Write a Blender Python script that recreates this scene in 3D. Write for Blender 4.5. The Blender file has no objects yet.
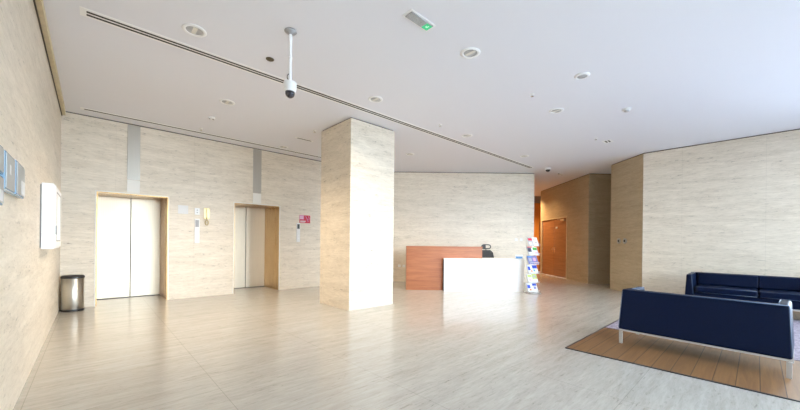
import bpy, bmesh, math, random
from mathutils import Vector, Matrix
random.seed(7)
PI = math.pi
C = bpy.context.scene.collection
TH = math.radians(42.895)          # the lobby grid (stone joints, lift wall, column) is turned by this angle
CT, ST = math.cos(TH), math.sin(TH)
H = 3.609                          # ceiling height


def UV(u, v, z=0.0):
    return Vector((u * CT - v * ST, u * ST + v * CT, z))


# ------------------------------------------------------------------ materials
def new_mat(name):
    m = bpy.data.materials.new(name)
    m.use_nodes = True
    nt = m.node_tree
    b = nt.nodes['Principled BSDF']
    return m, nt, b


def plain(name, col, rough=0.5, metal=0.0, spec=0.5, emit=None, estr=0.0, noise=0.0, nscale=30.0, coat=0.0):
    m, nt, b = new_mat(name)
    b.inputs['Roughness'].default_value = rough
    b.inputs['Metallic'].default_value = metal
    b.inputs['Specular IOR Level'].default_value = spec
    b.inputs['Coat Weight'].default_value = coat
    if emit:
        b.inputs['Emission Color'].default_value = (*emit, 1)
        b.inputs['Emission Strength'].default_value = estr
    if noise:
        tc = nt.nodes.new('ShaderNodeTexCoord')
        n = nt.nodes.new('ShaderNodeTexNoise')
        n.inputs['Scale'].default_value = nscale
        n.inputs['Detail'].default_value = 4
        r = nt.nodes.new('ShaderNodeValToRGB')
        r.color_ramp.elements[0].position = 0.3
        r.color_ramp.elements[1].position = 0.7
        r.color_ramp.elements[0].color = (*[c * (1 - noise) for c in col], 1)
        r.color_ramp.elements[1].color = (*[min(1, c * (1 + noise)) for c in col], 1)
        nt.links.new(tc.outputs['Object'], n.inputs['Vector'])
        nt.links.new(n.outputs['Fac'], r.inputs['Fac'])
        nt.links.new(r.outputs['Color'], b.inputs['Base Color'])
    else:
        b.inputs['Base Color'].default_value = (*col, 1)
    return m


class NT:
    """small helper around a node tree"""
    def __init__(s, nt):
        s.nt = nt

    def n(s, t, **kw):
        nd = s.nt.nodes.new(t)
        for k, v in kw.items():
            setattr(nd, k, v)
        return nd

    def l(s, a, b):
        s.nt.links.new(a, b)

    def math(s, op, a, b=None, clamp=False):
        nd = s.n('ShaderNodeMath', operation=op, use_clamp=clamp)
        for i, x in enumerate((a, b)):
            if x is None:
                continue
            if isinstance(x, (int, float)):
                nd.inputs[i].default_value = x
            else:
                s.l(x, nd.inputs[i])
        return nd.outputs[0]

    def mix(s, fac, a, b, mode='MIX'):
        nd = s.n('ShaderNodeMix', data_type='RGBA', blend_type=mode)
        for i, x in ((0, fac), (6, a), (7, b)):
            if isinstance(x, (int, float)):
                nd.inputs[i].default_value = x
            elif isinstance(x, tuple):
                nd.inputs[i].default_value = (*x, 1)
            else:
                s.l(x, nd.inputs[i])
        return nd.outputs[2]

    def ramp(s, fac, stops):
        nd = s.n('ShaderNodeValToRGB')
        els = nd.color_ramp.elements
        while len(els) < len(stops):
            els.new(0.5)
        for e, (p, c) in zip(els, stops):
            e.position = p
            e.color = (*c, 1) if isinstance(c, tuple) else (c, c, c, 1)
        s.l(fac, nd.inputs['Fac'])
        return nd.outputs['Color']


def stone(name, light, dark, pore, rough, axis, seam_u=None, seam_v=None, pitch_u=1.2, pitch_v=1.2, sw=0.003, seam_amt=0.4,
          amount=0.5, pores=0.5, bump=0.02, stretch=1.0, spec=0.5):
    """banded travertine: bands run along local x; axis is the local axis across the bands ('Z' on walls, 'Y' on the floor)"""
    m, nt, b = new_mat(name)
    N = NT(nt)
    tc = N.n('ShaderNodeTexCoord')
    oi = N.n('ShaderNodeObjectInfo')
    off = N.n('ShaderNodeVectorMath', operation='MULTIPLY_ADD')
    off.inputs[1].default_value = (1, 1, 1)
    cb = N.n('ShaderNodeCombineXYZ')
    r13 = N.math('MULTIPLY', oi.outputs['Random'], 37.0)
    N.l(r13, cb.inputs[0])
    N.l(r13, cb.inputs[1])
    N.l(tc.outputs['Object'], off.inputs[0])
    N.l(cb.outputs[0], off.inputs[2])

    def noise(sx, sa, detail=5, dist=0.0, rough_=0.55):
        mp = N.n('ShaderNodeMapping')
        mp.inputs['Scale'].default_value = (sx, sx if axis == 'Z' else sa, sa if axis == 'Z' else sx)
        N.l(off.outputs[0], mp.inputs['Vector'])
        t = N.n('ShaderNodeTexNoise')
        t.inputs['Scale'].default_value = 1.0
        t.inputs['Detail'].default_value = detail
        t.inputs['Roughness'].default_value = rough_
        t.inputs['Distortion'].default_value = dist
        N.l(mp.outputs['Vector'], t.inputs['Vector'])
        return t.outputs['Fac']
    bands = noise(1.1 * stretch, 9.0, 7, 0.5, 0.68)
    fine = noise(6.0 * stretch, 38.0, 5, 0.6, 0.7)
    spots = noise(11.0 * stretch, 48.0, 4, 0.8, 0.65)
    f1 = N.ramp(bands, [(0.3, 0.0), (0.72, 1.0)])
    f2 = N.ramp(fine, [(0.35, 0.0), (0.7, 1.0)])
    f = N.math('ADD', N.math('MULTIPLY', f1, 0.55), N.math('MULTIPLY', f2, 0.45))
    col = N.mix(N.math('MULTIPLY', f, amount), light, dark)
    gate = N.ramp(bands, [(0.45, 0.0), (0.62, 1.0)])
    p = N.math('MULTIPLY', N.ramp(spots, [(0.58, 0.0), (0.70, 1.0)]), N.math('ADD', N.math('MULTIPLY', gate, 0.7), 0.3))
    col = N.mix(N.math('MULTIPLY', p, pores), col, pore)
    height = N.math('SUBTRACT', 1.0, p)
    sep = N.n('ShaderNodeSeparateXYZ')
    N.l(tc.outputs['Object'], sep.inputs[0])

    def seam(o, offset, pitch):
        x = N.math('DIVIDE', N.math('SUBTRACT', o, offset), pitch)
        fr = N.math('FRACT', N.math('ADD', x, 100.5))
        d = N.math('MULTIPLY', N.math('ABSOLUTE', N.math('SUBTRACT', fr, 0.5)), pitch)
        return N.math('LESS_THAN', d, sw)
    seams = None
    if seam_u is not None:
        seams = seam(sep.outputs[0], seam_u, pitch_u)
    if seam_v is not None:
        s2 = seam(sep.outputs[1 if axis == 'Y' else 2], seam_v, pitch_v)
        seams = s2 if seams is None else N.math('MAXIMUM', seams, s2)
    if seams is not None:
        col = N.mix(N.math('MULTIPLY', seams, seam_amt), col, tuple(c * 0.35 for c in pore))
    N.l(col, b.inputs['Base Color'])
    b.inputs['Roughness'].default_value = rough
    b.inputs['Specular IOR Level'].default_value = spec
    if bump:
        bp = N.n('ShaderNodeBump')
        bp.inputs['Strength'].default_value = bump
        bp.inputs['Distance'].default_value = 0.01
        N.l(height, bp.inputs['Height'])
        N.l(bp.outputs[0], b.inputs['Normal'])
    return m


def wood(name, a, c, rough=0.4, along='X', scale=1.0, plank=None, joint=None, coat=0.0):
    m, nt, b = new_mat(name)
    N = NT(nt)
    tc = N.n('ShaderNodeTexCoord')
    mp = N.n('ShaderNodeMapping')
    s = [14 * scale] * 3
    s['XYZ'.index(along)] = 0.9 * scale
    mp.inputs['Scale'].default_value = s
    src = tc.outputs['Object']
    sep = N.n('ShaderNodeSeparateXYZ')
    N.l(src, sep.inputs[0])
    tone = None
    if plank:                       # boards across local y, each with its own tone
        idx = N.math('FLOOR', N.math('DIVIDE', N.math('SUBTRACT', sep.outputs[1], joint), plank))
        wn = N.n('ShaderNodeTexWhiteNoise', noise_dimensions='1D')
        N.l(idx, wn.inputs['W'])
        tone = wn.outputs['Value']
        add = N.n('ShaderNodeVectorMath', operation='ADD')
        cb = N.n('ShaderNodeCombineXYZ')
        N.l(N.math('MULTIPLY', tone, 30.0), cb.inputs[0])
        N.l(src, add.inputs[0])
        N.l(cb.outputs[0], add.inputs[1])
        src = add.outputs[0]
    N.l(src, mp.inputs['Vector'])
    t = N.n('ShaderNodeTexNoise')
    t.inputs['Scale'].default_value = 1.6
    t.inputs['Detail'].default_value = 7
    t.inputs['Roughness'].default_value = 0.65
    t.inputs['Distortion'].default_value = 0.6
    N.l(mp.outputs['Vector'], t.inputs['Vector'])
    col = N.mix(N.ramp(t.outputs['Fac'], [(0.3, 0.0), (0.7, 1.0)]), a, c)
    if plank:
        col = N.mix(N.math('MULTIPLY', tone, 0.35), col, tuple(x * 0.6 for x in a))
        fr = N.math('FRACT', N.math('ADD', N.math('DIVIDE', N.math('SUBTRACT', sep.outputs[1], joint), plank), 100.5))
        d = N.math('MULTIPLY', N.math('ABSOLUTE', N.math('SUBTRACT', fr, 0.5)), plank)
        col = N.mix(N.math('LESS_THAN', d, 0.003), col, (0.02, 0.012, 0.008))
    N.l(col, b.inputs['Base Color'])
    b.inputs['Roughness'].default_value = rough
    b.inputs['Coat Weight'].default_value = coat
    return m


def brushed(name, col, rough=0.3, along='Z', metal=1.0, var=0.12, etched=False, aniso=0.0):
    m, nt, b = new_mat(name)
    N = NT(nt)
    tc = N.n('ShaderNodeTexCoord')
    mp = N.n('ShaderNodeMapping')
    s = [160.0] * 3
    s['XYZ'.index(along)] = 2.0
    mp.inputs['Scale'].default_value = s
    N.l(tc.outputs['Object'], mp.inputs['Vector'])
    t = N.n('ShaderNodeTexNoise')
    t.inputs['Scale'].default_value = 1
    t.inputs['Detail'].default_value = 3
    N.l(mp.outputs['Vector'], t.inputs['Vector'])
    cc = N.mix(t.outputs['Fac'], tuple(x * (1 - var) for x in col), tuple(min(1, x * (1 + var)) for x in col))
    N.l(cc, b.inputs['Base Color'])
    b.inputs['Metallic'].default_value = metal
    rr = N.math('ADD', N.math('MULTIPLY', t.outputs['Fac'], 0.12), rough - 0.06)
    if etched:                      # fine diamond etching
        sep = N.n('ShaderNodeSeparateXYZ')
        N.l(tc.outputs['Object'], sep.inputs[0])
        a1 = N.math('SINE', N.math('MULTIPLY', N.math('ADD', sep.outputs[0], sep.outputs[2]), 90.0))
        a2 = N.math('SINE', N.math('MULTIPLY', N.math('SUBTRACT', sep.outputs[0], sep.outputs[2]), 90.0))
        e = N.math('GREATER_THAN', N.math('MULTIPLY', a1, a2), 0.45)
        rr = N.math('ADD', rr, N.math('MULTIPLY', e, 0.16))
    N.l(rr, b.inputs['Roughness'])
    b.inputs['Anisotropic'].default_value = aniso
    if aniso:
        b.inputs['Anisotropic Rotation'].default_value = 0.25
    return m


STONE_L, STONE_D, STONE_P = (0.84, 0.75, 0.62), (0.46, 0.38, 0.27), (0.15, 0.11, 0.07)
M = {}
M['wall'] = stone('wall_travertine', STONE_L, STONE_D, STONE_P, 0.42, 'Z', seam_u=0.755, pitch_u=1.33, sw=0.0025, seam_amt=0.12,
                  amount=0.74, pores=0.72)
M['wall_shaded'] = stone('shaded_travertine', (0.54, 0.44, 0.295), (0.29, 0.22, 0.13), (0.16, 0.11, 0.06), 0.45, 'Z', seam_u=0.0,
                        pitch_u=1.2, sw=0.0025, seam_amt=0.18, amount=0.75, pores=0.5)  # same stone as the walls, with shade and warm cast put into its colour
M['floor'] = stone('floor_travertine', (0.475, 0.45, 0.41), (0.26, 0.24, 0.205), (0.16, 0.14, 0.115), 0.17, 'Y', seam_u=0.82, seam_v=0.745,
                   sw=0.002, seam_amt=0.35, amount=0.75, pores=0.75, bump=0.008, stretch=0.9, spec=0.65)
M['ceiling'] = plain('ceiling_paint', (0.79, 0.795, 0.845), 0.8, spec=0.2)
M['gap'] = plain('shadow_gap_paint', (0.10, 0.08, 0.06), 0.7)
M['coping'] = plain('coping_stone', (0.62, 0.52, 0.34), 0.5, noise=0.08, nscale=12)
M['white'] = plain('white_lacquer', (0.82, 0.82, 0.82), 0.35)
M['white_metal'] = plain('white_metal', (0.88, 0.88, 0.88), 0.4)
M['plastic'] = plain('white_plastic', (0.8, 0.8, 0.79), 0.45)
M['grey_plastic'] = plain('grey_plastic', (0.35, 0.35, 0.36), 0.5)
M['lens_grey'] = plain('frosted_lens', (0.48, 0.48, 0.49), 0.35)
M['black'] = plain('black_plastic', (0.02, 0.02, 0.022), 0.4)
M['dark_glass'] = plain('dark_glass', (0.015, 0.015, 0.03), 0.05, spec=0.8)
M['slot'] = plain('slot_black', (0.025, 0.025, 0.025), 0.7)
M['brown_disc'] = plain('brown_disc', (0.10, 0.075, 0.04), 0.5)
M['chrome'] = plain('chrome', (0.85, 0.85, 0.86), 0.12, metal=1.0)
M['satin'] = plain('satin_steel', (0.55, 0.55, 0.55), 0.3, metal=0.6)
M['steel'] = brushed('brushed_steel', (0.72, 0.69, 0.62), 0.42, var=0.05, aniso=0.9)
M['steel_door'] = brushed('lift_door_steel', (0.66, 0.555, 0.42), 0.40, etched=True)
M['steel_strip'] = brushed('steel_strip', (0.45, 0.41, 0.35), 0.38, metal=0.75)
M['bronze'] = brushed('bronze_jamb', (0.50, 0.305, 0.12), 0.28)
M['frame_white'] = plain('pale_frame', (0.78, 0.75, 0.69), 0.35)
M['brass'] = plain('brass', (0.50, 0.38, 0.18), 0.3, metal=0.9)
M['desk_wood'] = wood('desk_wood', (0.47, 0.175, 0.07), (0.29, 0.09, 0.034), 0.38, 'X', 1.0)
M['door_wood'] = wood('door_wood', (0.40, 0.185, 0.085), (0.27, 0.11, 0.045), 0.42, 'X', 0.8)
M['end_wood'] = wood('corridor_end_wood', (0.80, 0.34, 0.075), (0.68, 0.26, 0.05), 0.45, 'Z', 0.8)
M['floor_wood'] = wood('inlay_wood', (0.25, 0.13, 0.052), (0.14, 0.068, 0.026), 0.42, 'X', 0.9, plank=0.155, joint=0.124)
M['edge'] = plain('dark_edge_trim', (0.035, 0.03, 0.035), 0.45)
M['leather'] = plain('navy_leather', (0.0005, 0.0050, 0.0235), 0.42, spec=0.15, noise=0.12, nscale=60)
M['leather_pipe'] = plain('piping_highlight', (0.03, 0.06, 0.12), 0.3, spec=0.6)  # paler than the leather; edge highlights put into the piping colour
M['mesh'] = plain('chair_mesh', (0.055, 0.055, 0.058), 0.75, noise=0.5, nscale=220)
M['blue_edge'] = plain('blue_acrylic', (0.22, 0.36, 0.50), 0.2, noise=0.1, nscale=8)
M['plate_grey'] = brushed('plate_grey', (0.44, 0.45, 0.44), 0.4, 'X', metal=0.4)
M['paper'] = plain('white_paper', (0.74, 0.74, 0.73), 0.6)
M['red'] = plain('red_print', (0.62, 0.02, 0.05), 0.4)
M['pink'] = plain('pink_print', (0.70, 0.25, 0.48), 0.4)
M['green_light'] = plain('green_exit_light', (0.02, 0.45, 0.2), 0.3, emit=(0.04, 0.9, 0.36), estr=0.16)
M['white_light'] = plain('white_pictogram_light', (0.7, 0.95, 0.8), 0.3, emit=(0.6, 1.0, 0.75), estr=0.35)
M['diffuser'] = plain('grey_prism_diffuser', (0.42, 0.44, 0.45), 0.3, noise=0.25, nscale=90)
M['wire'] = plain('silver_wire', (0.72, 0.72, 0.73), 0.3, metal=0.7)
M['ink_blue'] = plain('blue_ink', (0.02, 0.06, 0.45), 0.4)
M['ink_sky'] = plain('sky_ink', (0.10, 0.30, 0.62), 0.4)
M['ink_red'] = plain('red_ink', (0.55, 0.02, 0.05), 0.4)
M['ink_green'] = plain('green_ink', (0.08, 0.42, 0.06), 0.4)
M['ink_lime'] = plain('lime_ink', (0.50, 0.58, 0.16), 0.4)
M['ink_dark'] = plain('dark_ink', (0.05, 0.05, 0.09), 0.4)
M['ink_violet'] = plain('violet_ink', (0.20, 0.20, 0.42), 0.4)
M['ink_orange'] = plain('orange_ink', (0.70, 0.25, 0.06), 0.4)
M['ink_grey'] = plain('grey_ink', (0.40, 0.40, 0.43), 0.4)
M['ink_pink'] = plain('pink_ink', (0.65, 0.35, 0.45), 0.4)
M['pave'] = plain('pavement', (0.3, 0.31, 0.33), 0.8, noise=0.1, nscale=3)
M['grey_paint'] = plain('grey_paint', (0.30, 0.29, 0.30), 0.7)
M['mullion'] = plain('mullion_metal', (0.25, 0.25, 0.26), 0.4, metal=0.8)
M['rubber'] = plain('rubber', (0.03, 0.03, 0.03), 0.7)
M['lamp_lens'] = plain('lamp_lens', (0.7, 0.68, 0.62), 0.4, emit=(1, 0.85, 0.65), estr=0.03)


def carpet_mat():
    m, nt, b = new_mat('carpet_loop')
    N = NT(nt)
    tc = N.n('ShaderNodeTexCoord')
    t = N.n('ShaderNodeTexNoise')
    t.inputs['Scale'].default_value = 26
    t.inputs['Detail'].default_value = 6
    t.inputs['Roughness'].default_value = 0.75
    N.l(tc.outputs['Object'], t.inputs['Vector'])
    v = N.n('ShaderNodeTexVoronoi')
    v.inputs['Scale'].default_value = 70
    N.l(tc.outputs['Object'], v.inputs['Vector'])
    c = N.mix(N.ramp(t.outputs['Fac'], [(0.38, 0.0), (0.62, 1.0)]), (0.15, 0.125, 0.16), (0.40, 0.36, 0.40))
    c = N.mix(N.math('MULTIPLY', v.outputs['Distance'], 0.5), c, (0.16, 0.13, 0.17))
    N.l(c, b.inputs['Base Color'])
    b.inputs['Roughness'].default_value = 0.95
    b.inputs['Specular IOR Level'].default_value = 0.1
    bp = N.n('ShaderNodeBump')
    bp.inputs['Strength'].default_value = 0.5
    bp.inputs['Distance'].default_value = 0.01
    N.l(t.outputs['Fac'], bp.inputs['Height'])
    N.l(bp.outputs[0], b.inputs['Normal'])
    return m


def pane_mat():
    m = bpy.data.materials.new('clear_pane')
    m.use_nodes = True
    nt = m.node_tree
    nt.nodes.clear()
    o = nt.nodes.new('ShaderNodeOutputMaterial')
    mx = nt.nodes.new('ShaderNodeMixShader')
    tr = nt.nodes.new('ShaderNodeBsdfTransparent')
    tr.inputs[0].default_value = (0.94, 0.97, 0.97, 1)
    gl = nt.nodes.new('ShaderNodeBsdfGlossy')
    gl.inputs['Roughness'].default_value = 0.02
    fr = nt.nodes.new('ShaderNodeFresnel')
    fr.inputs['IOR'].default_value = 1.35
    nt.links.new(fr.outputs[0], mx.inputs[0])
    nt.links.new(tr.outputs[0], mx.inputs[1])
    nt.links.new(gl.outputs[0], mx.inputs[2])
    nt.links.new(mx.outputs[0], o.inputs[0])
    return m


M['carpet'] = carpet_mat()
M['pane'] = pane_mat()


# ------------------------------------------------------------------ mesh builder
class MB:
    def __init__(s):
        s.bm = bmesh.new()

    def _merge(s, b, mi=0, mat=None):
        for f in b.faces:
            f.material_index = mi
        if mat is not None:
            bmesh.ops.transform(b, matrix=mat, verts=b.verts)
        bmesh.ops.recalc_face_normals(b, faces=b.faces)
        me = bpy.data.meshes.new('tmp')
        b.to_mesh(me)
        b.free()
        s.bm.from_mesh(me)
        bpy.data.meshes.remove(me)
        return s

    def hexa(s, bot, top, bev=0.0, seg=2, mi=0, mat=None):
        b = bmesh.new()
        v = [b.verts.new(p) for p in list(bot) + list(top)]
        b.faces.new(v[0:4][::-1])
        b.faces.new(v[4:8])
        for i in range(4):
            j = (i + 1) % 4
            b.faces.new((v[i], v[j], v[4 + j], v[4 + i]))
        if bev:
            bmesh.ops.bevel(b, geom=list(b.edges), offset=bev, segments=seg, profile=0.5, affect='EDGES')
        return s._merge(b, mi, mat)

    def box(s, x0, x1, y0, y1, z0, z1, bev=0.0, seg=2, mi=0, mat=None):
        q = [(x0, y0), (x1, y0), (x1, y1), (x0, y1)]
        return s.hexa([(*p, z0) for p in q], [(*p, z1) for p in q], bev, seg, mi, mat)

    def cyl(s, p0, p1, r0, r1=None, seg=16, mi=0, caps=True):
        p0, p1 = Vector(p0), Vector(p1)
        d = p1 - p0
        b = bmesh.new()
        bmesh.ops.create_cone(b, cap_ends=caps, segments=seg, radius1=r0, radius2=r0 if r1 is None else r1, depth=d.length)
        q = Vector((0, 0, 1)).rotation_difference(d.normalized())
        return s._merge(b, mi, Matrix.Translation((p0 + p1) / 2) @ q.to_matrix().to_4x4())

    def lathe(s, prof, seg=32, mi=0, c=(0, 0, 0), mat=None):
        """prof: list of (r, z); ends with r = 0 close the shape"""
        b = bmesh.new()
        rings = []
        for r, z in prof:
            if r < 1e-6:
                rings.append([b.verts.new((0, 0, z))])
            else:
                rings.append([b.verts.new((r * math.cos(2 * PI * k / seg), r * math.sin(2 * PI * k / seg), z)) for k in range(seg)])
        for A, B in zip(rings, rings[1:]):
            for k in range(seg):
                k2 = (k + 1) % seg
                f = [A[k % len(A)], A[k2 % len(A)], B[k2 % len(B)], B[k % len(B)]]
                g = []
                for x in f:
                    if x not in g:
                        g.append(x)
                if len(g) > 2:
                    b.faces.new(g)
        for f in b.faces:
            f.smooth = True
        m = Matrix.Translation(c)
        if mat is not None:
            m = m @ mat
        return s._merge(b, mi, m)

    def prism(s, poly, z0, z1, mi=0, mat=None, bev=0.0):
        b = bmesh.new()
        lo = [b.verts.new((x, y, z0)) for x, y in poly]
        hi = [b.verts.new((x, y, z1)) for x, y in poly]
        b.faces.new(lo[::-1])
        b.faces.new(hi)
        n = len(poly)
        for i in range(n):
            j = (i + 1) % n
            b.faces.new((lo[i], lo[j], hi[j], hi[i]))
        if bev:
            bmesh.ops.bevel(b, geom=list(b.edges), offset=bev, segments=2, profile=0.5, affect='EDGES')
        return s._merge(b, mi, mat)

    def tube(s, pts, r, seg=8, mi=0, closed=False):
        """a round bar through a list of points"""
        pts = [Vector(p) for p in pts]
        n = len(pts)
        b = bmesh.new()
        rings = []
        up = None
        for i, p in enumerate(pts):
            a = pts[(i - 1) % n] if (closed or i > 0) else p
            c = pts[(i + 1) % n] if (closed or i < n - 1) else p
            t = (c - a).normalized()
            if up is None:
                up = t.orthogonal().normalized()
            up = (up - t * up.dot(t))
            up = up.normalized() if up.length > 1e-6 else t.orthogonal().normalized()
            w = t.cross(up)
            rings.append([b.verts.new(p + r * (math.cos(2 * PI * k / seg) * up + math.sin(2 * PI * k / seg) * w)) for k in range(seg)])
        for i in range(n if closed else n - 1):
            A, B = rings[i], rings[(i + 1) % n]
            for k in range(seg):
                k2 = (k + 1) % seg
                f = b.faces.new((A[k], A[k2], B[k2], B[k]))
                f.smooth = True
        if not closed:
            b.faces.new(rings[0][::-1])
            b.faces.new(rings[-1])
        return s._merge(b, mi)

    def build(s, name, mats, parent=None, loc=(0, 0, 0), rz=0.0, smooth=False):
        me = bpy.data.meshes.new(name)
        s.bm.to_mesh(me)
        s.bm.free()
        for m in (mats if isinstance(mats, (list, tuple)) else [mats]):
            me.materials.append(M[m] if isinstance(m, str) else m)
        if smooth:
            for p in me.polygons:
                p.use_smooth = True
        o = bpy.data.objects.new(name, me)
        C.objects.link(o)
        o.location = loc
        o.rotation_euler = (0, 0, rz)
        if parent is not None:
            o.parent = parent
        return o


def tag(o, label=None, cat=None, group=None, kind=None):
    for k, v in (('label', label), ('category', cat), ('group', group), ('kind', kind)):
        if v:
            o[k] = v
    return o


def thing(name, label, cat, loc, rz=0.0, group=None):
    o = bpy.data.objects.new(name, None)
    o.empty_display_size = 0.1
    C.objects.link(o)
    o.location = loc
    o.rotation_euler = (0, 0, rz)
    return tag(o, label, cat, group)


def struct(o, label=None):
    o['kind'] = 'structure'
    if label:
        o['label'] = label
    return o


def copy_thing(src, loc, rz, label, group=None):
    r = src.copy()
    C.objects.link(r)
    r.location = loc
    r.rotation_euler = (0, 0, rz)
    r['label'] = label
    if group:
        r['group'] = group
    for ch in list(src.children):
        c = ch.copy()
        C.objects.link(c)
        c.parent = r
        for g in list(ch.children):
            d = g.copy()
            C.objects.link(d)
            d.parent = c
    return r


# ------------------------------------------------------------------ the setting
GAP = 0.022


def wall(name, p0, p1, mat='wall', t=0.2, z1=None, openings=(), label=None, gap=True, trim_n=[0]):
    """a slab from p0 to p1 whose visible face is the line p0-p1 and whose body lies to the left of it"""
    p0, p1 = Vector(p0), Vector(p1)
    d = p1 - p0
    L = d.length
    a = math.atan2(d.y, d.x)
    zt = (H - GAP) if z1 is None else z1
    mb = MB()
    xs = 0.0
    for (x0, x1, zo) in openings:
        mb.box(xs, x0, 0, t, 0, zt)
        mb.box(x0, x1, 0, t, zo, zt)
        xs = x1
    mb.box(xs, L, 0, t, 0, zt)
    o = struct(mb.build(name, mat, None, (p0.x, p0.y, 0), a), label)
    if gap and z1 is None:          # the recessed dark joint under the ceiling
        trim_n[0] += 1
        tm = MB().box(0.0, L, 0.018, t, zt, H).build('trim_%d' % trim_n[0], 'gap', None, (p0.x, p0.y, 0), a)
        struct(tm)
    return o


U0, VE, UD = -0.423, 8.57, 10.177
GL = 0.35                                                     # street glazing starts here; unseen solid bay added to dim the left wall
VF = -3.3                                                     # the glazed street front, behind the camera
poly = [UV(-0.63, VF - .12), UV(-0.63, 9.9), UV(7.6, 9.9), Vector((-1.17, 16.7, 0)), Vector((8.6, 16.7, 0)), UV(10.4, VF - .12)]
poly = [(p.x, p.y) for p in poly][::-1]


def in_uv(q):                                                  # express a ground point in the turned grid, so the stone runs along it
    return (q[0] * CT + q[1] * ST, -q[0] * ST + q[1] * CT)


struct(MB().prism([in_uv(q) for q in poly], -0.2, 0.0).build('floor', 'floor', None, (0, 0, 0), TH))
struct(MB().prism(poly, H, H + 0.12).build('ceiling', 'ceiling'))
struct(MB().box(-40, 40, VF - 40, VF - .13, -0.25, -0.05).build('ground', 'pave', None, (0, 0, 0), TH))

# left wall with the stone coping that runs under the ceiling
struct(MB().box(VF, VE + 0.2, 0, 0.2, 0, H).build('wall_left', 'wall', None, UV(U0, 0), TH + PI / 2))
struct(MB().box(VF, VE, -0.055, -0.001, 3.525, H, 0.004).build('trim_40', 'coping', None, UV(U0, 0), TH + PI / 2))
struct(MB().box(VF, VE, -0.012, -0.001, 3.505, 3.5249).build('trim_41', 'gap', None, UV(U0, 0), TH + PI / 2))

# lift wall
d1 = (0.055, 1.19, 2.195)
d2 = (2.503, 3.61, 2.195)
ELEV_END = 6.79
s1 = (0.503, 0.705)
s2 = (2.93, 3.132)
wall('wall_back', UV(U0, VE), UV(ELEV_END + 0.2, VE),
     openings=[(d1[0] - U0, d1[1] - U0, d1[2]), (d2[0] - U0, d2[1] - U0, d2[2])])
# reception wall
wall('wall_reception', (-0.86, 10.9, 0), (4.4, 10.9, 0))
# corridor: its left side (the end of the reception wall), far end, right side with the double door
wall('wall_corridor_left', (4.4, 11.1, 0), (4.4, 16.2, 0), 'wall_shaded', gap=False)
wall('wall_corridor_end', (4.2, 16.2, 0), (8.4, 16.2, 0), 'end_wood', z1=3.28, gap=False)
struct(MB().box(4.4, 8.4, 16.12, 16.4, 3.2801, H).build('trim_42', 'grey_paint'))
struct(wall('wall_corridor_right', (6.17, 14.57, 0), (6.17, 10.858, 0), 'wall_shaded', t=0.22,
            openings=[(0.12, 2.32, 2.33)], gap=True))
wall('wall_corridor_side', (8.41, 16.2, 0), (8.41, 14.77, 0), 'wall_shaded', gap=False)
wall('wall_niche_back', (6.391, 10.858, 0), (8.2, 10.858, 0), 'wall_shaded')
wall('wall_niche_right', (8.2, 10.858, 0), (8.2, 9.644, 0), 'wall_shaded')
wall('wall_niche_left', (8.2, 9.644, 0), (6.32, 9.644, 0), 'wall_shaded', t=0.2, gap=True)
wall('wall_pier', (6.12, 9.644, 0), (6.12, 8.366, 0), 'wall_shaded')
wall('wall_right', UV(UD, 1.962), UV(UD, -1.0))
struct(MB().box(0, 2.03, 0, 0.2, 0, H).build('wall_corridor_return', 'wall_shaded', None, (6.391, 14.57, 0)))

# column
PU, PV, PS = 3.507, 5.145, 1.085
struct(MB().box(0, PS, 0, PS, 0, H - GAP).build('column', 'wall', None, UV(PU, PV), TH))
struct(MB().box(.02, PS - .02, .02, PS - .02, H - GAP, H).build('trim_43', 'gap', None, UV(PU, PV), TH))


# lift doors: deep portal with bronze jambs, two steel leaves
def lift_door(n, u0, u1, split, label):
    W = u1 - u0
    D = 0.93
    root = thing('door_%d' % n, None, None, UV(u0, VE), TH)
    struct(root, label)
    MB().box(-0.05, 0.02, 0.2001, D + .06, 0.0, 2.26).box(0, 0.014, 0.004, 0.2, 0.0, 2.181).build('jamb', 'bronze', root)
    MB().box(W - 0.02, W + 0.05, 0.2001, D + .06, 0.0, 2.26).box(W - 0.014, W, 0.004, 0.2, 0.0, 2.181).build('jamb', 'bronze', root)
    MB().box(0.0201, W - 0.0201, 0.2001, D + .06, 2.20, 2.26).box(0, W, 0.004, 0.2, 2.1811, 2.195).build('lintel', 'bronze', root)
    f = MB()
    f.box(-0.018, 0.0, -0.012, -0.0005, 0, 2.215).box(W, W + 0.018, -0.012, -0.0005, 0, 2.215).box(0, W, -0.012, -0.0005, 2.197, 2.215)
    f.build('door_frame', 'frame_white', root)
    MB().box(0.022, split - 0.008, D, D + 0.04, 0.012, 2.198, 0.002).build('door_panel', 'steel_door', root)
    MB().box(split + 0.008, W - 0.022, D, D + 0.04, 0.012, 2.198, 0.002).build('door_panel', 'steel_door', root)
    MB().box(0.022, W - 0.022, D - .02, D + .05, 0.0005, 0.008).build('sill', 'edge', root)
    MB().box(-.05, W + .05, D + .07, D + .09, 0, 2.26).build('shaft_light_stop', 'edge', root)  # unseen dark plate added to stop light leaking between the leaves
    return root


lift_door(1, d1[0], d1[1], 0.575, 'pair of pale steel lift doors in the recess nearer the pedal bin')
lift_door(2, d2[0], d2[1], 0.575, 'pair of etched steel lift doors in the recess nearer the column')


def lift_strip(u0, u1, label):
    t = thing('wall_strip', label, 'metal strip', UV(u0, VE, 2.222), TH)
    w = u1 - u0
    MB().box(0, w, -0.012, -0.0005, 0.26, H - 2.222 - .03, 0.002).build('steel_panel', 'steel_strip', t)
    p = MB().box(0, w, -0.014, -0.0005, 0.0, 0.255, 0.003).build('indicator_panel', 'frame_white', t)
    tag(p, 'paler panel at the foot of the strip')


lift_strip(*s1, 'brushed steel strip running up the wall above the pale lift doors by the bin')
lift_strip(*s2, 'brushed steel strip running up the wall above the lift doors by the column')

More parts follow.
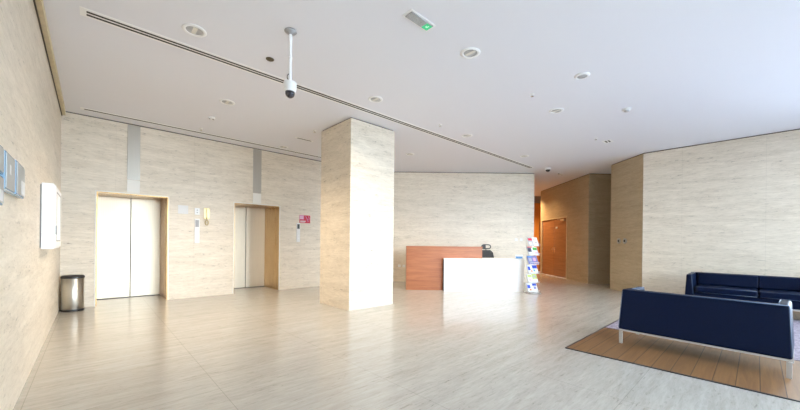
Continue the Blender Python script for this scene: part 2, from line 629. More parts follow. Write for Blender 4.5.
# double timber doors in the corridor
root = thing('door_3', None, None, (6.17, 14.45, 0), -PI / 2)
struct(root, 'double timber door with a small oval sign in the shaded corridor wall')
mb = MB()
mb.box(0, .04, -.012, .16, 0, 2.33).box(2.16, 2.199, -.012, .16, 0, 2.33).box(.0401, 2.1599, -.012, .16, 2.285, 2.329)
mb.build('door_frame', 'coping', root)
for x0, x1 in ((.045, 1.116), (1.134, 2.155)):
    lf = MB()
    lf.box(x0, x1, 0.02, 0.065, 0.008, 2.28, 0.003)
    leaf = lf.build('door_leaf', 'door_wood', root)
    hb = MB()
    hx = x1 - .06 if x0 < 1 else x0 + .06
    hb.box(hx - .02, hx + .02, .010, .0195, .95, 1.17, .003)
    hb.tube([(hx, .012, 1.08), (hx, -.035, 1.08), (hx + (-.11 if x0 < 1 else .11), -.035, 1.08)], .009)
    hb.build('door_handle', 'chrome', leaf)
    for z in (.25, 1.1, 1.95):
        xx = x0 + .008 if x0 < 1 else x1 - .008
        MB().cyl((xx, .012, z - .05), (xx, .012, z + .05), .0075).build('hinge', 'steel', leaf)
cl = MB().box(1.72, 2.0, -.03, .0195, 2.17, 2.24, .006)
cl.tube([(1.80, -.035, 2.20), (1.55, -.075, 2.245), (1.72, -.03, 2.262)], .009)
cl.build('door_closer', 'steel', root)
sg = MB().lathe([(0, 0), (.07, 0), (.07, .004), (0, .004)], 28, mat=Matrix.Diagonal((1.25, .62, 1, 1)))
o = sg.build('door_sign', 'paper', root, (1.34, .0195, 1.93))
o.rotation_euler = (PI / 2, 0, 0)
tag(o, 'small white oval sign')

# door at the corridor end
root = thing('door_4', None, None, (6.84, 16.2, 0), 0)
struct(root, 'orange timber door at the far end of the corridor')
mb = MB()
mb.box(-.06, 0, -.03, -.0005, 0, 2.34).box(.92, .98, -.03, -.0005, 0, 2.34).box(0, .92, -.03, -.0005, 2.28, 2.34)
mb.build('door_frame', 'door_wood', root)
lf = MB().box(.003, .917, -.022, -.001, .008, 2.277).build('door_leaf', 'end_wood', root)
hb = MB().box(.04, .08, -.030, -.0225, .96, 1.16, .003)
hb.tube([(.06, -.03, 1.08), (.06, -.075, 1.08), (.17, -.075, 1.08)], .009)
hb.build('door_handle', 'black', lf)

# street front (behind the camera): header, posts and panes
struct(MB().box(U0, UD, -0.12, 0, 3.3, H).box(U0, GL, -.12, 0, 0, 3.3).build('wall_front', 'grey_paint', None, UV(0, VF), TH))
root = thing('window_1', None, None, UV(0, VF), TH)
struct(root)
mb = MB()
nb = 6
us = [GL + (UD - GL) * k / nb for k in range(nb + 1)]
for k, u in enumerate(us):
    uu = min(max(u, GL + .031), UD - .03)
    mb.box(uu - .03, uu + .03, -.1, -.02, 0.06, 3.24)
mb.box(GL + .001, UD, -.1, -.02, 0, .0599).box(GL + .001, UD, -.1, -.02, 3.2401, 3.2999)
mb.build('window_frame', 'mullion', root)
for k in range(nb):
    MB().box(us[k] + .061 if k == 0 else us[k] + .031, us[k + 1] - (.061 if k == nb - 1 else .031), -.065, -.057, .061, 3.239).build('window_pane', 'pane', root)

struct(MB().box(VF, -1.001, -0.2, 0, 3.3, H).build('wall_front', 'grey_paint', None, UV(UD, 0), TH + PI / 2))
root = thing('window_2', None, None, UV(UD, 0), TH + PI / 2)
struct(root)
mb = MB()
vs = [VF + .05, -2.15, -1.035]
for v in vs:
    mb.box(v - .03, v + .03, -.1, -.02, .06, 3.24)
mb.box(VF, -1.002, -.1, -.02, 0, .0599).box(VF, -1.002, -.1, -.02, 3.2401, 3.2999)
mb.build('window_frame', 'mullion', root)
for a, b_ in zip(vs, vs[1:]):
    MB().box(a + .031, b_ - .031, -.065, -.057, .061, 3.239).build('window_pane', 'pane', root)

# wooden floor strips round the carpet
WV = 1.583
WU0, WU1, WU2, WU3 = 4.29, 5.78, 9.02, 10.17
WE = VF + .6
for k, (a, b_) in enumerate(((WU0, WU1), (WU2, WU3))):
    struct(MB().box(a, b_, WE, WV, 0.0005, 0.008).build('wood_floor', 'floor_wood', None, (0, 0, 0), TH))
mb = MB()
mb.box(WU0 - .014, WU3, WV, WV + .014, .0005, .011).box(WU0 - .014, WU0, WE, WV - .0001, .0005, .011)
mb.box(WU1 + .0005, WU1 + .0125, WE, WV - .0001, .0005, .011).box(WU2 - .0125, WU2 - .0005, WE, WV - .0001, .0005, .011)
struct(mb.build('trim_44', 'edge', None, (0, 0, 0), TH))
tag(MB().box(WU1 + .015, WU2 - .015, WE, WV - .003, 0.0005, 0.010).build('carpet', 'carpet', None, (0, 0, 0), TH),
    'mottled mauve grey carpet between the two navy sofas', 'carpet')


# ------------------------------------------------------------------ sofas
def sofa(label, loc, rz, L, D, seats, group=None):
    """local x along the length, back at y=0, front at y=D"""
    t = thing('sofa', label, 'sofa', loc, rz, group)
    hx = L / 2
    tx = hx - 0.022
    z0, z1 = 0.185, 0.70
    bk = MB()
    bk.hexa([(-hx, 0, z0), (hx, 0, z0), (hx, .15, z0), (-hx, .15, z0)],
            [(-tx, .055, z1), (tx, .055, z1), (tx, .145, z1), (-tx, .145, z1)], .018, 3)
    back = bk.build('backrest', 'leather', t)
    pb = MB()
    for a in (-1, 1):
        pb.tube([(a * (hx - .004), .004, z0 + .02), (a * (tx - .004), .058, z1 - .012)], .0045)
    pb.tube([(-tx + .006, .060, z1 - .005), (tx - .006, .060, z1 - .005)], .0045)
    pb.build('piping', 'leather_pipe', back)
    for a in (-1, 1):
        ar = MB()
        xo0, xi0, xo1, xi1 = a * hx, a * (hx - .15), a * tx, a * (tx - .085)
        ar.hexa([(min(xo0, xi0), .152, z0), (max(xo0, xi0), .152, z0), (max(xo0, xi0), D, z0), (min(xo0, xi0), D, z0)],
                [(min(xo1, xi1), .148, z1), (max(xo1, xi1), .148, z1), (max(xo1, xi1), D - .07, z1 - .012), (min(xo1, xi1), D - .07, z1 - .012)],
                .022, 3)
        ob = ar.build('armrest', 'leather', t)
        pp = MB()
        pp.tube([(xi1 + a * .006, .16, z1 - .002), (xi1 + a * .006, D - .08, z1 - .014), (xi0 + a * .006, D - .006, z0 + .03)], .0045)
        pp.build('piping', 'leather_pipe', ob)
    W = L - .30
    MB().box(-W / 2 + .002, W / 2 - .002, .152, D - .035, z0, .335, .012).build('seat_base', 'leather', t)
    cw = W / seats
    for k in range(seats):
        x0 = -W / 2 + cw * k
        c = MB().box(x0 + .006, x0 + cw - .006, .24, D - .005, .337, .455, .03, 3).build('seat_cushion', 'leather', t)
        pc = MB()
        for zz in (.447, .345):
            pc.tube([(x0 + .022, D - .012, zz), (x0 + cw - .022, D - .012, zz)], .0045)
        pc.build('piping', 'leather_pipe', c)
        b_ = MB().hexa([(x0 + .006, .154, .46), (x0 + cw - .006, .154, .46), (x0 + cw - .006, .27, .46), (x0 + .006, .27, .46)],
                       [(x0 + .006, .154, .69), (x0 + cw - .006, .154, .69), (x0 + cw - .006, .21, .69), (x0 + .006, .21, .69)], .018, 3)
        b_.build('back_cushion', 'leather', t)
    r = MB()
    r.box(-hx + .01, hx - .01, .012, .042, .166, .184).box(-hx + .01, hx - .01, D - .05, D - .02, .166, .184)
    r.box(-hx + .01, -hx + .04, .0421, D - .0501, .166, .184).box(hx - .04, hx - .01, .0421, D - .0501, .166, .184)
    r.build('frame_rail', 'satin', t)
    for a in (-1, 1):
        for y in (.016, D - .05):
            x = a * (hx - .022)
            MB().box(x - .019, x + .019, y, y + .022, 0.0, .1579, .002).build('leg', 'satin', t)
    return t


p = UV(4.965, 0.487, 0.0082)
sofa('navy leather two-seat sofa turned away, its back panel and chrome legs showing', p, TH - PI / 2 - math.radians(3.8), 1.462, 0.74, 2)
sofa('blue leather sofa facing out in front of the long stone wall', UV(9.70, -0.03, 0.0112), TH + PI / 2, 2.06, 0.84, 2)

# ------------------------------------------------------------------ reception
t = thing('reception_desk', 'red-brown timber reception desk rising behind the low white counter', 'desk', (0, 0, 0))
MB().box(.178, 2.235, 9.0, 9.03, 0.0, 1.16, .002).build('front_panel', 'desk_wood', t)
MB().box(.170, 2.245, 8.99, 9.36, 1.1601, 1.19, .004).build('desk_top', 'desk_wood', t)
MB().box(.178, .208, 9.0301, 9.75, 0, 1.16, .002).build('side_panel', 'desk_wood', t)
tag(MB().box(2.205, 2.235, 9.0301, 9.33, 0, 1.16, .002).build('side_panel', 'coping', t), 'pale end panel of the desk')
MB().box(.209, 2.2049, 9.331, 9.75, .70, .73, .002).build('work_surface', 'desk_wood', t)
MB().box(.209, 2.2049, 9.301, 9.33, .0, 1.16).build('back_panel', 'desk_wood', t)

t = thing('reception_counter', 'low white lacquered counter standing in front of the timber desk', 'counter', (0, 0, 0))
MB().box(1.185, 3.325, 8.85, 8.90, 0.0, .84, .002).build('front_panel', 'white', t)
MB().box(1.18, 3.33, 8.845, 8.985, .8401, .872, .003).box(2.25, 3.33, 8.9851, 9.45, .8401, .872, .003).build('counter_top', 'white', t)
MB().box(3.275, 3.325, 8.9001, 9.44, 0, .84, .002).build('side_panel', 'white', t)
tag(MB().box(1.168, 1.184, 8.87, 8.985, 0, .838).build('side_panel', 'edge', t), 'dark end strip standing in for shadow')  # dark strip painted in for the shadow at the counter's end

# small sign card standing on the counter
t = thing('sign_card', 'small white and blue card standing on the white counter end', 'sign', (3.265, 9.06, .8725), math.radians(-4))
MB().hexa([(-.10, 0, 0), (.10, 0, 0), (.10, .006, 0), (-.10, .006, 0)], [(-.10, .022, .115), (.10, .022, .115), (.10, .028, .115), (-.10, .028, .115)]).build('card', 'paper', t)
MB().hexa([(-.092, -.001, .006), (.092, -.001, .006), (.092, .0003, .006), (-.092, .0003, .006)],
          [(-.092, .0105, .062), (.092, .0105, .062), (.092, .012, .062), (-.092, .012, .062)]).build('blue_band', 'ink_sky', t)
MB().hexa([(-.10, .06, 0), (.10, .06, 0), (.10, .064, 0), (-.10, .064, 0)], [(-.10, .029, .113), (.10, .029, .113), (.10, .033, .113), (-.10, .033, .113)]).build('back_leaf', 'paper', t)

# office chair
t = thing('office_chair', 'black mesh office chair with headrest behind the reception desk', 'chair', (2.67, 10.02, 0), 0)
mb = MB()
for k in range(5):
    a = 2 * PI * k / 5 + .3
    mb.tube([(0, 0, .10), (.29 * math.cos(a), .29 * math.sin(a), .075)], .018)
mb.cyl((0, 0, .07), (0, 0, .14), .035)
base = mb.build('base', 'black', t)
for k in range(5):
    a = 2 * PI * k / 5 + .3
    x, y = .29 * math.cos(a), .29 * math.sin(a)
    MB().cyl((x - .018, y, .029), (x + .018, y, .029), .028).build('caster', 'black', base)
MB().cyl((0, 0, .1401), (0, 0, .42), .022).box(-.09, .09, -.09, .09, .42, .445).build('stem', 'chrome', t)
MB().box(-.24, .24, -.25, .23, .446, .515, .03, 3).build('seat', 'mesh', t)
MB().box(-.03, .03, .2301, .29, .40, .62, .006).build('back_support', 'black', t)
bp = [(-.22, .62), (.22, .62), (.245, .80), (.20, 1.00), (.13, 1.06), (-.13, 1.06), (-.20, 1.00), (-.245, .80)]
RX = Matrix(((1, 0, 0, 0), (0, 0, -1, 0), (0, 1, 0, 0), (0, 0, 0, 1)))
MB().prism([(x * .93, (z - .84) * .93 + .84) for x, z in bp], -.262, -.248, mat=RX).build('backrest', 'mesh', t)
ring = [(x, .255, z) for x, z in bp]
MB().tube(ring, .016, closed=True).build('back_frame', 'black', t)
hr = []
for k in range(24):
    a = 2 * PI * k / 24
    hr.append((.135 * math.copysign(abs(math.cos(a)) ** .6, math.cos(a)), .25, 1.18 + .062 * math.copysign(abs(math.sin(a)) ** .7, math.sin(a))))
hd = MB().tube(hr, .017, closed=True).box(-.115, -.015, .244, .256, 1.13, 1.23).tube([(0, .262, 1.05), (0, .275, 1.10), (0, .262, 1.13)], .014).build('headrest', 'black', t)
for a in (-1, 1):
    MB().tube([(a * .25, .08, .48), (a * .29, .08, .50), (a * .29, .08, .70)], .014).box(min(a * .26, a * .32), max(a * .26, a * .32), -.12, .14, .7001, .73, .01).build('armrest', 'black', t)

# wire literature rack with magazines, turned a little towards the hall
RLOC, RROT = Vector((3.44, 8.62, 0)), math.radians(16)
t = thing('literature_rack', 'zigzag silver wire magazine rack beside the white counter', 'rack', RLOC, RROT)
NT_, TZ, RW = 6, .238, .30
mb = MB()
for a in (-1, 1):
    pts = []
    for k in range(NT_):
        z = .045 + TZ * k
        pts += [(a * RW / 2, -.06, z), (a * RW / 2, .045, z + TZ - .02)]
    mb.tube(pts, .009)
mb.build('side_frame', 'wire', t)
MB().tube([(-.15, -.15, .012), (.15, -.15, .012), (.15, .15, .012), (-.15, .15, .012)], .011, closed=True).tube([(-.15, -.06, .012), (-.15, -.06, .05)], .009).tube([(.15, -.06, .012), (.15, -.06, .05)], .009).build('base', 'wire', t)
for k in range(NT_):
    z = .045 + TZ * k
    tr = MB()
    tr.hexa([(-.143, -.062, z), (.143, -.062, z), (.143, -.055, z), (-.143, -.055, z)],
            [(-.143, .043, z + TZ - .026), (.143, .043, z + TZ - .026), (.143, .049, z + TZ - .026), (-.143, .049, z + TZ - .026)])
    tr.box(-.143, .143, -.115, -.0625, z - .004, z)
    tr.tube([(-.143, -.115, z), (-.143, -.125, z + .045), (.143, -.125, z + .045), (.143, -.115, z)], .005)
    for q in range(6):
        x = -.143 + .286 * q / 5
        tr.tube([(x, -.115, z), (x, -.125, z + .045)], .003, 6)
    tr.build('tray', 'wire', t)

# magazines: (base, [(x0,x1,z0,z1,ink)...]) in fractions of the cover
COVERS = [
    [('ink_grey', [(.1, .9, .62, .9, 'ink_red'), (.1, .6, .1, .4, 'paper')], 'grey magazine with a red headline, top tray of the wire rack, beside a white one'),
     ('paper', [(.15, .55, .70, .86, 'ink_pink'), (.3, .85, .25, .5, 'ink_grey')], 'white magazine with a pink heading, top tray of the wire rack')],
    [('paper', [(.0, .75, .35, .85, 'ink_dark'), (.0, 1, .88, 1, 'ink_red')], 'white magazine with a dark picture, second tray from the top of the rack'),
     ('paper', [(.1, .95, .55, .88, 'ink_green'), (.3, .9, .12, .3, 'ink_pink')], 'white magazine with a green picture, second tray from the top of the rack')],
    [('ink_violet', [(.2, .8, .3, .7, 'ink_grey'), (.05, .95, .82, .93, 'ink_sky')], 'violet grey magazine in the third tray from the top of the rack'),
     ('ink_violet', [(.1, .7, .35, .75, 'ink_pink'), (.1, .9, .08, .2, 'ink_orange')], 'violet magazine with pink picture, third tray from the top of the rack')],
    [('paper', [(.05, .55, .35, .8, 'ink_blue'), (.5, .9, .15, .35, 'ink_orange')], 'white magazine with blue block and orange corner, third tray from the floor'),
     ('paper', [(.0, 1, .55, .95, 'ink_blue'), (.1, .5, .2, .45, 'ink_sky')], 'white magazine with a broad blue top, third tray from the floor')],
    [('paper', [(.1, .9, .6, .9, 'ink_lime'), (.2, .6, .2, .4, 'ink_pink')], 'white and lime magazine with a pink patch, second tray from the floor'),
     ('ink_lime', [(.2, .7, .55, .85, 'ink_grey'), (.0, 1, .0, .4, 'paper')], 'lime magazine with a grey picture, second tray from the floor')],
    [('paper', [(.0, .6, .4, .8, 'ink_blue'), (.3, .7, .12, .35, 'ink_orange')], 'white magazine with blue block and orange patch, bottom tray of the rack'),
     ('paper', [(.1, .95, .68, .95, 'ink_blue'), (.25, .75, .3, .6, 'ink_violet')], 'white magazine with blue heading over a violet picture, bottom tray of the rack')],
]
for k in range(NT_):
    ktop = NT_ - 1 - k                       # COVERS is listed from the top tray down
    z = .045 + TZ * ktop
    for j, (basec, blocks, lab) in enumerate(COVERS[k]):
        cx_ = -.071 + .142 * j
        w, hh = .141, .228
        mats = [basec]
        mb = MB()
        # lean of the tray's back: from (y=-.062,z) to (y=.083, z+TZ-.026)
        ty, tz = .105, TZ - .026
        ln = math.hypot(ty, tz)
        dy, dz = ty / ln, tz / ln
        ny, nz = -dz, dy                     # outward (towards the reader)

        def P(x, s, h, lift=.0):
            return (cx_ - w / 2 + x * w, -.0625 + ny * (.004 + lift) + dy * s, z + .003 + nz * (.004 + lift) + dz * s)
        th = .007
        mb.hexa([P(0, 0, 0), P(1, 0, 0), P(1, 0, 0, th), P(0, 0, 0, th)], [P(0, hh, 0), P(1, hh, 0), P(1, hh, 0, th), P(0, hh, 0, th)])
        for (x0, x1, s0, s1_, ink) in blocks:
            if ink not in mats:
                mats.append(ink)
            mi = mats.index(ink)
            mb.hexa([P(x0, s0 * hh, 0, th + .0002), P(x1, s0 * hh, 0, th + .0002), P(x1, s0 * hh, 0, th + .0012), P(x0, s0 * hh, 0, th + .0012)],
                    [P(x0, s1_ * hh, 0, th + .0002), P(x1, s1_ * hh, 0, th + .0002), P(x1, s1_ * hh, 0, th + .0012), P(x0, s1_ * hh, 0, th + .0012)], mi=mi)
        o = mb.build('magazine', mats, None, RLOC, RROT)
        tag(o, lab, 'magazine', 'magazines in the wire rack')


# ------------------------------------------------------------------ things on the walls
def on_lift_wall(u, z):
    return UV(u, VE - 0.0005, z)


tag(MB().box(-.095, .095, -.008, 0, -.092, .092, .002).build('wall_sign', 'paper', None, on_lift_wall(1.457, 1.952), TH),
    'blank white square sign on the lift wall beside the call panel', 'sign')

t = thing('floor_indicator', 'small white lift indicator with two dark arrows above the call panel', 'lift indicator', on_lift_wall(1.725, 1.93), TH)
MB().box(-.05, .05, -.02, 0, -.075, .075, .004).build('housing', 'plastic', t)
for s_, z in ((1, .03), (-1, -.03)):
    MB().prism([(-.018, -.014 * s_), (.018, -.014 * s_), (0, .016 * s_)][::s_], 0, .002, mat=Matrix.Translation((0, -.0202, z)) @ RX).build('arrow', 'grey_plastic', t)


def call_panel(u, z0, z1, lab, screen, dark):
    t = thing('call_panel', lab, 'lift call panel', on_lift_wall(u, 0), TH)
    MB().box(-.05, .05, -.022, 0, z0, z1, .004).build('faceplate', 'plastic', t)
    MB().box(-.034, .034, -.0245, -.0222, z1 - screen - .03, z1 - .03).build('screen', dark, t)
    for k, z in enumerate((z0 + .10, z0 + .17)):
        MB().cyl((0, -.0222, z), (0, -.028, z), .016).build('button', 'white_metal', t)


call_panel(1.725, 1.22, 1.765, 'white call panel with grey screen between the two lifts', .155, 'grey_plastic')
call_panel(4.14, 1.265, 1.785, 'white call panel with dark screen below the red sign', .13, 'black')

t = thing('wall_intercom', 'gold-coloured wall intercom with a hanging loop between the lifts', 'intercom', on_lift_wall(1.915, 0), TH)
MB().box(-.055, .055, -.02, 0, 1.775, 2.015, .004).build('backplate', 'brass', t)
MB().box(-.022, .022, -.05, -.0202, 1.79, 2.0, .012, 3).build('handset', 'brass', t)
lp = [(.032 * math.cos(a), -.03, 1.685 + .055 * math.sin(a)) for a in [PI * .5 + 2 * PI * k / 20 for k in range(20)]]
MB().tube(lp, .009, closed=True).tube([(0, -.03, 1.74), (0, -.012, 1.80)], .008).build('cord_loop', 'brass', t)

t = thing('red_sign', 'red and pink safety sign with white marks right of the far lift', 'sign', on_lift_wall(4.335, 1.90), TH)
MB().box(-.16, .16, -.006, 0, -.108, .108).build('plate', 'red', t)
MB().box(-.158, -.03, -.0072, -.0062, -.01, .106).build('pink_panel', 'pink', t)
mb = MB()
for z in (.06, .03, 0.012):
    mb.box(-.145, -.05, -.0085, -.0075, z, z + .010)
mb.box(-.14, .02, -.0085, -.0063, -.065, -.045).box(-.14, .0, -.0085, -.0063, -.09, -.075)
mb.build('lettering', 'paper', t)
mb = MB()
mb.tube([(.02, -.008, .085), (.05, -.008, .03), (.075, -.008, -.02), (.10, -.008, -.07)], .010, 6)
mb.tube([(.10, -.008, .085), (.125, -.008, .03), (.115, -.008, -.02)], .008, 6)
mb.build('pictogram', 'pink', t)

# white hose cabinet on the left wall
t = thing('fire_hose_cabinet', 'white metal hose cabinet fixed on the left stone wall', 'cabinet', UV(U0, 0, 0), TH)
MB().box(.012, .105, 5.36, 6.33, 1.165, 1.90, .004).build('housing', 'white_metal', t)
MB().box(.0005, .0119, 5.38, 6.31, 1.18, 1.885).build('mounting_plate', 'grey_plastic', t)
dr = MB().box(.1052, .118, 5.375, 6.315, 1.18, 1.885, .003).build('door', 'white_metal', t)
fr = MB()
fr.box(.1182, .121, 5.55, 5.565, 1.25, 1.83).box(.1182, .121, 6.17, 6.185, 1.25, 1.83)
fr.box(.1182, .121, 5.5651, 6.1699, 1.25, 1.265).box(.1182, .121, 5.5651, 6.1699, 1.815, 1.83)
fr.build('door_trim', 'grey_plastic', dr)
MB().box(.1182, .130, 5.42, 5.46, 1.33, 1.43, .003).build('handle', 'grey_plastic', dr)


def notice(v0, v1, z0, z1, lab, depth, paper):
    t = thing('notice_holder', lab, 'notice holder', UV(U0, 0, 0), TH, 'notice holders on the left wall')
    MB().box(.004, depth, v0, v1, z0, z1, .003).build('backing', 'blue_edge', t)
    MB().box(depth + .0002, depth + .006, v0 + .012, v1 - .012, z0 + .012, z1 - .012, .002).build('face_plate', 'plate_grey', t)
    for a, b_, c, d_ in paper:
        MB().box(depth + .0062, depth + .0075, v0 + a * (v1 - v0), v0 + b_ * (v1 - v0), z0 + c * (z1 - z0), z0 + d_ * (z1 - z0)).build('paper_slip', 'paper', t)
    for vv in (v0 + .05, v1 - .05):
        MB().cyl((.0003, vv, (z0 + z1) / 2), (.0039, vv, (z0 + z1) / 2), .012).build('spacer', 'chrome', t)


notice(2.60, 3.03, 1.656, 1.814, 'blue edged notice holder on the left wall, upper of the stacked pair', .035, [])
notice(2.60, 3.03, 1.473, 1.642, 'blue edged notice holder on the left wall, lower of the stacked pair', .035, [(.6, .9, .12, .5)])
notice(3.09, 3.41, 1.578, 1.814, 'middle blue edged notice holder with a slim white slip on the left wall', .035, [(.35, .50, .45, .7)])
notice(3.48, 3.85, 1.585, 1.823, 'blue edged notice holder nearest the white cabinet, a broad white slip low on it', .035, [(.5, .95, .06, .5)])

# key switches on the pier
for k, (y, lab) in enumerate(((9.265, 'round grey key switch on the stone pier, the one nearer the corridor'),
                              (9.02, 'round grey key switch on the stone pier, the one nearer the sofas'))):
    t = thing('key_switch', lab, 'switch', (6.1195, y, 1.39), -PI / 2, 'key switches on the pier')
    o = MB().lathe([(0, 0), (.078, 0), (.078, .008), (.070, .014), (.032, .014), (.032, .012), (0, .012)], 28).build('cover_plate', 'plate_grey', t)
    o.rotation_euler = (PI / 2, 0, 0)
    o = MB().lathe([(0, .0122), (.030, .0122), (.028, .022), (0, .022)], 20).build('key_barrel', 'black', t)
    o.rotation_euler = (PI / 2, 0, 0)


def wall_plate(name, x, z, lab, cat, group, dark):
    t = thing(name, lab, cat, (x, 10.8995, z), 0, group)
    MB().box(-.043, .043, -.009, 0, -.043, .043, .003).build('cover_plate', 'plastic', t)
    if dark:
        for a, b_, c, d_ in ((-.003, .003, .012, .022), (-.017, -.011, -.018, -.008), (.011, .017, -.018, -.008)):
            MB().box(a, b_, -.0105, -.0092, c, d_).build('socket_slot', 'grey_plastic', t)
    else:
        MB().hexa([(-.013, -.0125, -.024), (.013, -.0125, -.024), (.013, -.0092, -.024), (-.013, -.0092, -.024)],
                  [(-.013, -.0102, .024), (.013, -.0102, .024), (.013, -.0092, .024), (-.013, -.0092, .024)]).build('rocker', 'white_metal', t)


wall_plate('wall_socket', -.015, .515, 'white wall socket left of the timber desk, the one nearer the column', 'socket', 'sockets left of the desk', True)
wall_plate('wall_socket', .135, .512, 'white wall socket left of the timber desk, the one nearer the desk', 'socket', 'sockets left of the desk', True)
wall_plate('light_switch', 3.82, 1.415, 'white light switch above the counter, nearer the office chair', 'switch', 'switches above the counter', False)
wall_plate('light_switch', 3.985, 1.415, 'white light switch above the counter, nearer the magazine rack', 'switch', 'switches above the counter', False)

# ------------------------------------------------------------------ pedal bin
t = thing('pedal_bin', 'brushed steel pedal bin with black lid in the left corner', 'bin', UV(-.245, 8.32, 0), TH)
MB().lathe([(0, .03), (.150, .03), (.150, .585), (.146, .585), (.146, .05), (0, .05)], 40).build('body', 'steel', t)
MB().lathe([(0, 0), (.148, 0), (.154, .006), (.154, .034), (.1505, .036), (.1505, .029), (0, .029)], 40).build('base_ring', 'black', t)
MB().lathe([(0, .5855), (.155, .5855), (.158, .592), (.156, .615), (.140, .632), (.06, .640), (0, .641)], 40).build('lid', 'black', t)
MB().box(.1535, .172, -.02, .02, .05, .60, .004).build('hinge', 'black', t).rotation_euler = (0, 0, PI * .62)
mb = MB().box(.12, .20, -.03, .03, .010, .022, .004)
o = mb.build('pedal', 'black', t)
o.rotation_euler = (0, 0, -.9)


# ------------------------------------------------------------------ things on the ceiling
def cz(u, v):
    return UV(u, v, H - 0.0005)


lamp0 = thing('ceiling_light', '', 'ceiling light', cz(.813, 4.26), TH, 'recessed ceiling lights')
MB().lathe([(.082, 0), (.118, 0), (.120, -.004), (.112, -.010), (.092, -.013), (.084, -.009), (.082, 0)], 40).build('rim', 'white_metal', lamp0)
MB().lathe([(0, 0), (.0815, 0), (.0815, -.004), (0, -.003)], 40).build('reflector', 'lens_grey', lamp0)
MB().box(-.022, .022, -.07, .07, -.009, -.0042, .003).build('bulb', 'lamp_lens', lamp0)
lamp0['label'] = 'recessed ceiling light nearest the left wall, before the long vent'
LIGHTS = [
    (3.37, 2.40, 'recessed ceiling light beyond the green exit sign, nearest it'),
    (3.36, 4.24, 'recessed ceiling light over the near corner of the stone column'),
    (1.645, 6.07, 'recessed ceiling light in front of the lifts, past the vent'),
    (5.905, 2.395, 'recessed ceiling light midway between the round speaker and the reception desk'),
    (5.92, 4.28, 'recessed ceiling light right beside the long vent, towards the reception desk'),
    (6.10, 6.22, 'recessed ceiling light over the passage behind the column'),
    (8.38, 4.21, 'recessed ceiling light farthest along the vent, above the magazine rack'),
    (3.44, 7.97, 'recessed ceiling light close above the lift doors by the column'),
]
for u, v, lab in LIGHTS:
    copy_thing(lamp0, cz(u, v), TH, lab)

# exit sign set in the ceiling
t = thing('exit_sign', 'flush ceiling exit light with grey lens and a green glowing end', 'exit sign', cz(2.496, 2.423), TH)
MB().box(-.185, .185, -.068, .068, -.004, 0).build('frame', 'white_metal', t)
MB().box(-.160, .160, -.048, -.043, -.016, -.0041).box(-.160, -.155, -.0429, .048, -.016, -.0041).build('lens_edge', 'grey_plastic', t)
MB().box(-.1549, .075, -.0429, .048, -.014, -.0041).build('lens', 'diffuser', t)
g = MB().box(.0751, .160, -.0429, .048, -.014, -.0041).build('lit_end', 'green_light', t)
mb = MB()
mb.prism([(.10, -.012), (.118, .012), (.102, .016)], -.0155, -.0141).prism([(.118, -.02), (.128, -.018), (.126, .016), (.118, .012)], -.0155, -.0141)
mb.build('pictogram', 'white_light', g)

# dome camera on a pole
t = thing('dome_camera', 'white dome camera hanging from the ceiling on a long grey pole', 'camera', cz(1.594, 3.531), TH)
MB().lathe([(0, 0), (.066, 0), (.068, -.006), (.060, -.014), (.030, -.022), (.018, -.040), (0, -.040)], 32).build('ceiling_flange', 'grey_plastic', t)
MB().cyl((0, 0, -.0401), (0, 0, -.555), .0155, seg=20).lathe([(0, -.29), (.020, -.29), (.020, -.315), (0, -.315)], 20).build('pole', 'white_metal', t)
MB().lathe([(0, -.5551), (.030, -.5551), (.034, -.563), (.066, -.568), (.071, -.58), (.071, -.632), (.066, -.640), (.061, -.668), (.056, -.676), (0, -.676)], 36).build('housing', 'plastic', t)
MB().lathe([(0, -.676), (.052, -.6761), (.050, -.700), (.040, -.722), (.022, -.736), (0, -.741)], 32).build('dome', 'dark_glass', t)
MB().tube([(-.02, 0, -.55), (-.034, 0, -.53), (-.034, 0, -.50), (-.016, 0, -.48)], .005).build('cable', 'black', t)

t = thing('dome_camera', 'small white dome camera on the ceiling at the corridor entrance', 'camera', cz(10.199, 4.364), TH)
MB().lathe([(0, 0), (.085, 0), (.088, -.01), (.080, -.055), (0, -.055)], 28).build('housing', 'plastic', t)
MB().lathe([(0, -.0551), (.070, -.0551), (.060, -.090), (.035, -.112), (0, -.120)], 28).build('dome', 'black', t)

# dark disc beside the pole
tag(MB().lathe([(0, 0), (.050, 0), (.050, -.006), (.040, -.012), (0, -.012)], 28).build('blanking_disc', 'brown_disc', None, cz(1.649, 4.254), TH),
    'small dark brown round cap on the ceiling near the camera pole', 'cap')

# round speaker, smoke detector
t = thing('ceiling_speaker', 'white round ceiling speaker with grey face, over the floor before the sofas', 'speaker', cz(4.93, 1.655), TH)
MB().lathe([(.066, -.001), (.066, -.018), (.074, -.020), (.098, -.004), (.096, 0), (0, 0)], 36).build('rim', 'white_metal', t)
MB().lathe([(0, -.0012), (.065, -.0012), (.065, -.014), (0, -.016)], 36).build('speaker_face', 'lens_grey', t)
t = thing('smoke_detector', 'white smoke detector on the ceiling before the stone pier, nearest the long wall', 'detector', cz(6.68, 1.53), TH)
MB().lathe([(0, 0), (.065, 0), (.068, -.012), (.055, -.03), (0, -.03)], 28).build('base', 'plastic', t)
MB().lathe([(0, -.0301), (.040, -.0301), (.036, -.050), (.02, -.056), (0, -.056)], 24).build('sensor_cap', 'lens_grey', t)

